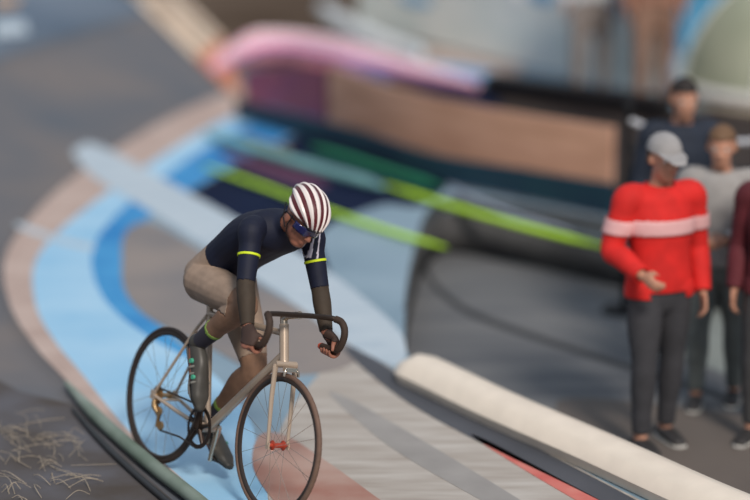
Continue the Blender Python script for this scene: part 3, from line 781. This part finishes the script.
jersey = (isin('torso') | (isin('neck') & (T < .45)) | (isin('armL', 'armR') & (T < .97)) | (isin('pelvis') & (T > .80)))
jo = garment(me, jersey, .007, 'jersey', navy, rider)
for s in (-1, 1):
    a = V((.335, s * .168, 1.280)); b = V((.420, s * .210, 1.045)); d = (b - a)
    MB().tube([a + d * .45, a + d * .455, a + d * .495, a + d * .50], [.0495, .0535, .053, .0485], 28).build('arm_band', mat('neon_band', (214, 234, 40), .6), jo)
zsh = co[:, 2]
for y0 in (.122, .146, .170):
    garment(me, isin('torso', 'armL') & (np.abs(co[:, 1] - y0) < .0065) & (zsh > 1.18) & (co[:, 0] > .27), .0085, 'shoulder_stripe', mat('white_print', (214, 208, 220), .6), jo, one=True)
for s in (-1, 1):
    sd = co[:, 1] * s > 0; shin = isin('shinR' if s < 0 else 'shinL') & sd
    garment(me, sd & (isin('fore') & (T < .98) | (isin('armL', 'armR') & (T > .93))), .0055, 'arm_warmer', olive, rider, one=True)
    garment(me, sd & ((isin('thigh') & (T > .88)) | (shin & (T < .72))), .0045, 'leg_warmer', mat('brown_leg_warmer', (128, 98, 78), .75, scale=20), rider, one=True)
    so_ = garment(me, shin & (T > .66), .0055, 'sock', mat('dark_sock', (52, 50, 60), .8), rider, one=True)
    garment(me, shin & (T > .66) & (T < .72), .007, 'sock_band', mat('green_band', (122, 150, 70), .7), so_, one=True)
garment(me, (isin('pelvis') & (T < .86)) | (isin('thigh') & (T < .90)), .0065, 'shorts', shorts_m, rider)
# fingerless gloves
for s in (-1, 1):
    c0 = V((.565, s * .2165, .795))
    garment(me, isin('hand') & (co[:, 1] * s > .05) & ~((co[:, 2] < c0.z - .004) | ((co[:, 1] * s < .2165) & (co[:, 2] < .835))), .004, 'glove', mat('dark_glove', (62, 46, 40), .75), rider)
# shoes
for s in (-1, 1):
    ball, heel, ank = shoe_pts[s]; d = (ball - heel).normalized(); up = (ank - heel); up = (up - d * up.dot(d)).normalized()
    toe = ball + d * .085
    b = MB().limb([heel - d * .022 + up * .026, heel.lerp(ball, .35) + up * .036, ball.lerp(heel, .25) + up * .026, ball + d * .03 + up * .016, toe + up * .008], [.036, .040, .046, .046, .026], 18, Y, [.044, .048, .038, .030, .018])
    b.limb([ank - up * .03, ank + up * .0, ank + up * .022], [.043, .041, .040], 16)
    so = b.build('shoe', mat('charcoal_shoe', (64, 62, 58), .45, scale=12), rider)
    MB().limb([heel - d * .02 - up * .012, heel.lerp(ball, .5) - up * .006, ball - up * .012, toe - up * .004], [.033, .034, .046, .026], 16, Y, [.008] * 4).build('sole', mat('black_sole', (36, 34, 34), .5), so)
    side = V((0, s, 0))
    for q, m_ in ((.30, 'shoe_dial'), (.72, 'shoe_dial')):
        c = heel.lerp(ball, q) + up * .035 + side * .042
        MB().tube([c - side * .004, c + side * .008], [.013, .011], 14).build(m_, mat('teal_dial', (70, 160, 130), .35), so)
    for q in (.45, .62, .85):
        c = heel.lerp(ball, q)
        pts = [c + up * (.020 + .045 * math.sin(a) * (1.02 - .35 * q)) + V((0, .047 * math.cos(a), 0)) for a in [PI * j / 10 for j in range(11)]]
        MB().tube(pts, .006, 6).build('strap', mat('grey_strap', (120, 118, 112), .5), so)
# face and helmet
lens = mat('dark_blue_lens', (22, 26, 84), .12, .2, coat=1.)
pts = []
vs, fs = [], []
for i in range(5):
    for j in range(17):
        a = math.radians(-72 + 144 * j / 16); h = .030 - .048 * i / 4 * (1 - .25 * abs(math.sin(a))) - .004
        if abs(j - 8) <= 1 and i >= 3: h += .012
        vs.append(HP(.028 + .084 * math.cos(a), .084 * math.sin(a), h))
for i in range(4):
    for j in range(16): fs.append((i * 17 + j, i * 17 + j + 1, i * 17 + j + 18, i * 17 + j + 17))
g = MB().add(vs, fs).build('sunglasses', lens, rider)
sd_ = g.modifiers.new('t', 'SOLIDIFY'); sd_.thickness = .003
for s in (-1, 1): MB().tube([HP(.052, s * .082, .022), HP(.0, s * .086, .014), HP(-.02, s * .086, .008)], .0035, 8).build('temple_arm', mat('frame_black', (24, 24, 30), .4), g)
MB().ell(HP(.112, 0, .030), (.008, .012, .008), (hf, hl, hu), 12, 8).build('bridge', mat('deep_blue', (30, 40, 150), .3), g)
for s in (-1, 1):
    e = MB().ell(HP(.080, s * .031, .010), (.012, .014, .010), (hf, hl, hu), 12, 8).build('eye', mat('eye_white', (226, 222, 216), .3), rider)

# helmet: dark red shell with raised white ribs running front to back
HA, HB, HC = .136, .104, .112
def helm(a, e, k=1.):
    """a: across angle (-90..90), e: front-to-back angle (0 brow .. 180 nape)"""
    a, e = math.radians(a), math.radians(e)
    x = math.cos(e); zz = math.sin(e)
    return HP(-.006 + HA * k * x * math.cos(a) ** .35, HB * k * math.sin(a) * (zz * .62 + .38 * (1 if zz > 0 else 1)), .040 + HC * k * zz * math.cos(a) + (-.010 * x))
def helm_shell(k, lo, hi, nu=28, nv=22):
    vs = []
    for i in range(nv + 1):
        e = lo + (hi - lo) * i / nv
        for j in range(nu + 1): vs.append(helm(-88 + 176 * j / nu, e, k))
    return vs, [(i * (nu + 1) + j, i * (nu + 1) + j + 1, (i + 1) * (nu + 1) + j + 1, (i + 1) * (nu + 1) + j) for i in range(nv) for j in range(nu)]
hs = MB().add(*helm_shell(.985, 4, 176)).build('helmet', mat('dark_red_shell', (84, 18, 26), .35, coat=.5, var=.1), rider)
q = hs.modifiers.new('t', 'SOLIDIFY'); q.thickness = .018; q.offset = -1
wm = mat('white_shell', (232, 222, 218), .25, var=.02, coat=.6)
for a in (-80, -57, -34, -11, 12, 35, 58, 81):
    rb = []
    hw = 5.6
    for i in range(25):
        e = 3 + 172 * i / 24; w = hw * (.75 + .35 * math.sin(math.radians(e)))
        rb.append((helm(a - w, e, 1.0), helm(a, e, 1.045), helm(a + w, e, 1.0), helm(a, e, .97)))
    vs = [p for r4 in rb for p in r4]
    fs = [(i * 4 + j, i * 4 + (j + 1) % 4, i * 4 + 4 + (j + 1) % 4, i * 4 + 4 + j) for i in range(24) for j in range(4)] + [(3, 2, 1, 0), (96, 97, 98, 99)]
    MB().add(vs, fs).build('helmet_rib', wm, hs)
# lower rim and straps
MB().tube([helm(a, 5) for a in range(-84, 85, 8)], .006, 8).build('front_rim', mat('black_rim', (30, 24, 28), .4), hs)
for s in (-1, 1):
    MB().tube([HP(.035, s * .094, .035), HP(.03, s * .088, -.02), HP(.035, s * .066, -.075), HP(.052, s * .02, -.112), HP(.055, 0, -.116)], .0032, 6).build('chin_strap', mat('black_strap', (24, 24, 28), .7), hs)
    MB().tube([HP(-.06, s * .088, .030), HP(-.02, s * .092, -.02), HP(.022, s * .080, -.05)], .003, 6).build('rear_strap', mat('black_strap', (24, 24, 28), .7), hs)

# ================================================================== LIGHT AND CAMERA
w = bpy.data.worlds.new('sky'); S.world = w; w.use_nodes = True
nt = w.node_tree; bg = nt.nodes['Background']
tc = nt.nodes.new('ShaderNodeTexCoord'); sp = nt.nodes.new('ShaderNodeSeparateXYZ'); cr = nt.nodes.new('ShaderNodeValToRGB')
nt.links.new(tc.outputs['Generated'], sp.inputs[0]); nt.links.new(sp.outputs['Z'], cr.inputs['Fac'])
e = cr.color_ramp.elements
e[0].position = 0.; e[0].color = (.42, .42, .44, 1); e[1].position = .8; e[1].color = (.62, .74, .9, 1)
nt.links.new(cr.outputs['Color'], bg.inputs['Color']); bg.inputs['Strength'].default_value = .62
def lamp(kind, name, loc, target, energy, color, **k):
    l = bpy.data.lights.new(name, kind); l.energy = energy; l.color = color
    for a, b in k.items(): setattr(l, a, b)
    o = bpy.data.objects.new(name, l); COL.objects.link(o); o.location = loc
    o.rotation_euler = (V(target) - V(loc)).to_track_quat('-Z', 'Y').to_euler(); return o
lamp('SUN', 'sun', (3.5, 2, 10), (0, 13, 0), 2.7, (1., .90, .80), angle=math.radians(12))

cam = bpy.data.cameras.new('camera'); co_ = bpy.data.objects.new('camera', cam); COL.objects.link(co_)
co_.location = (0, 0, CAM_H); co_.rotation_euler = (PI / 2 - PITCH, 0, 0)
cam.sensor_width = 36; cam.lens = FPX / 750 * 36; cam.clip_end = 200
cam.dof.use_dof = True; cam.dof.focus_distance = 11.95; cam.dof.aperture_fstop = .55
S.camera = co_
vs_ = S.view_settings
vs_.view_transform = 'Standard'; vs_.look = 'None'; vs_.gamma = 1; vs_.use_curve_mapping = False; vs_.exposure = .15
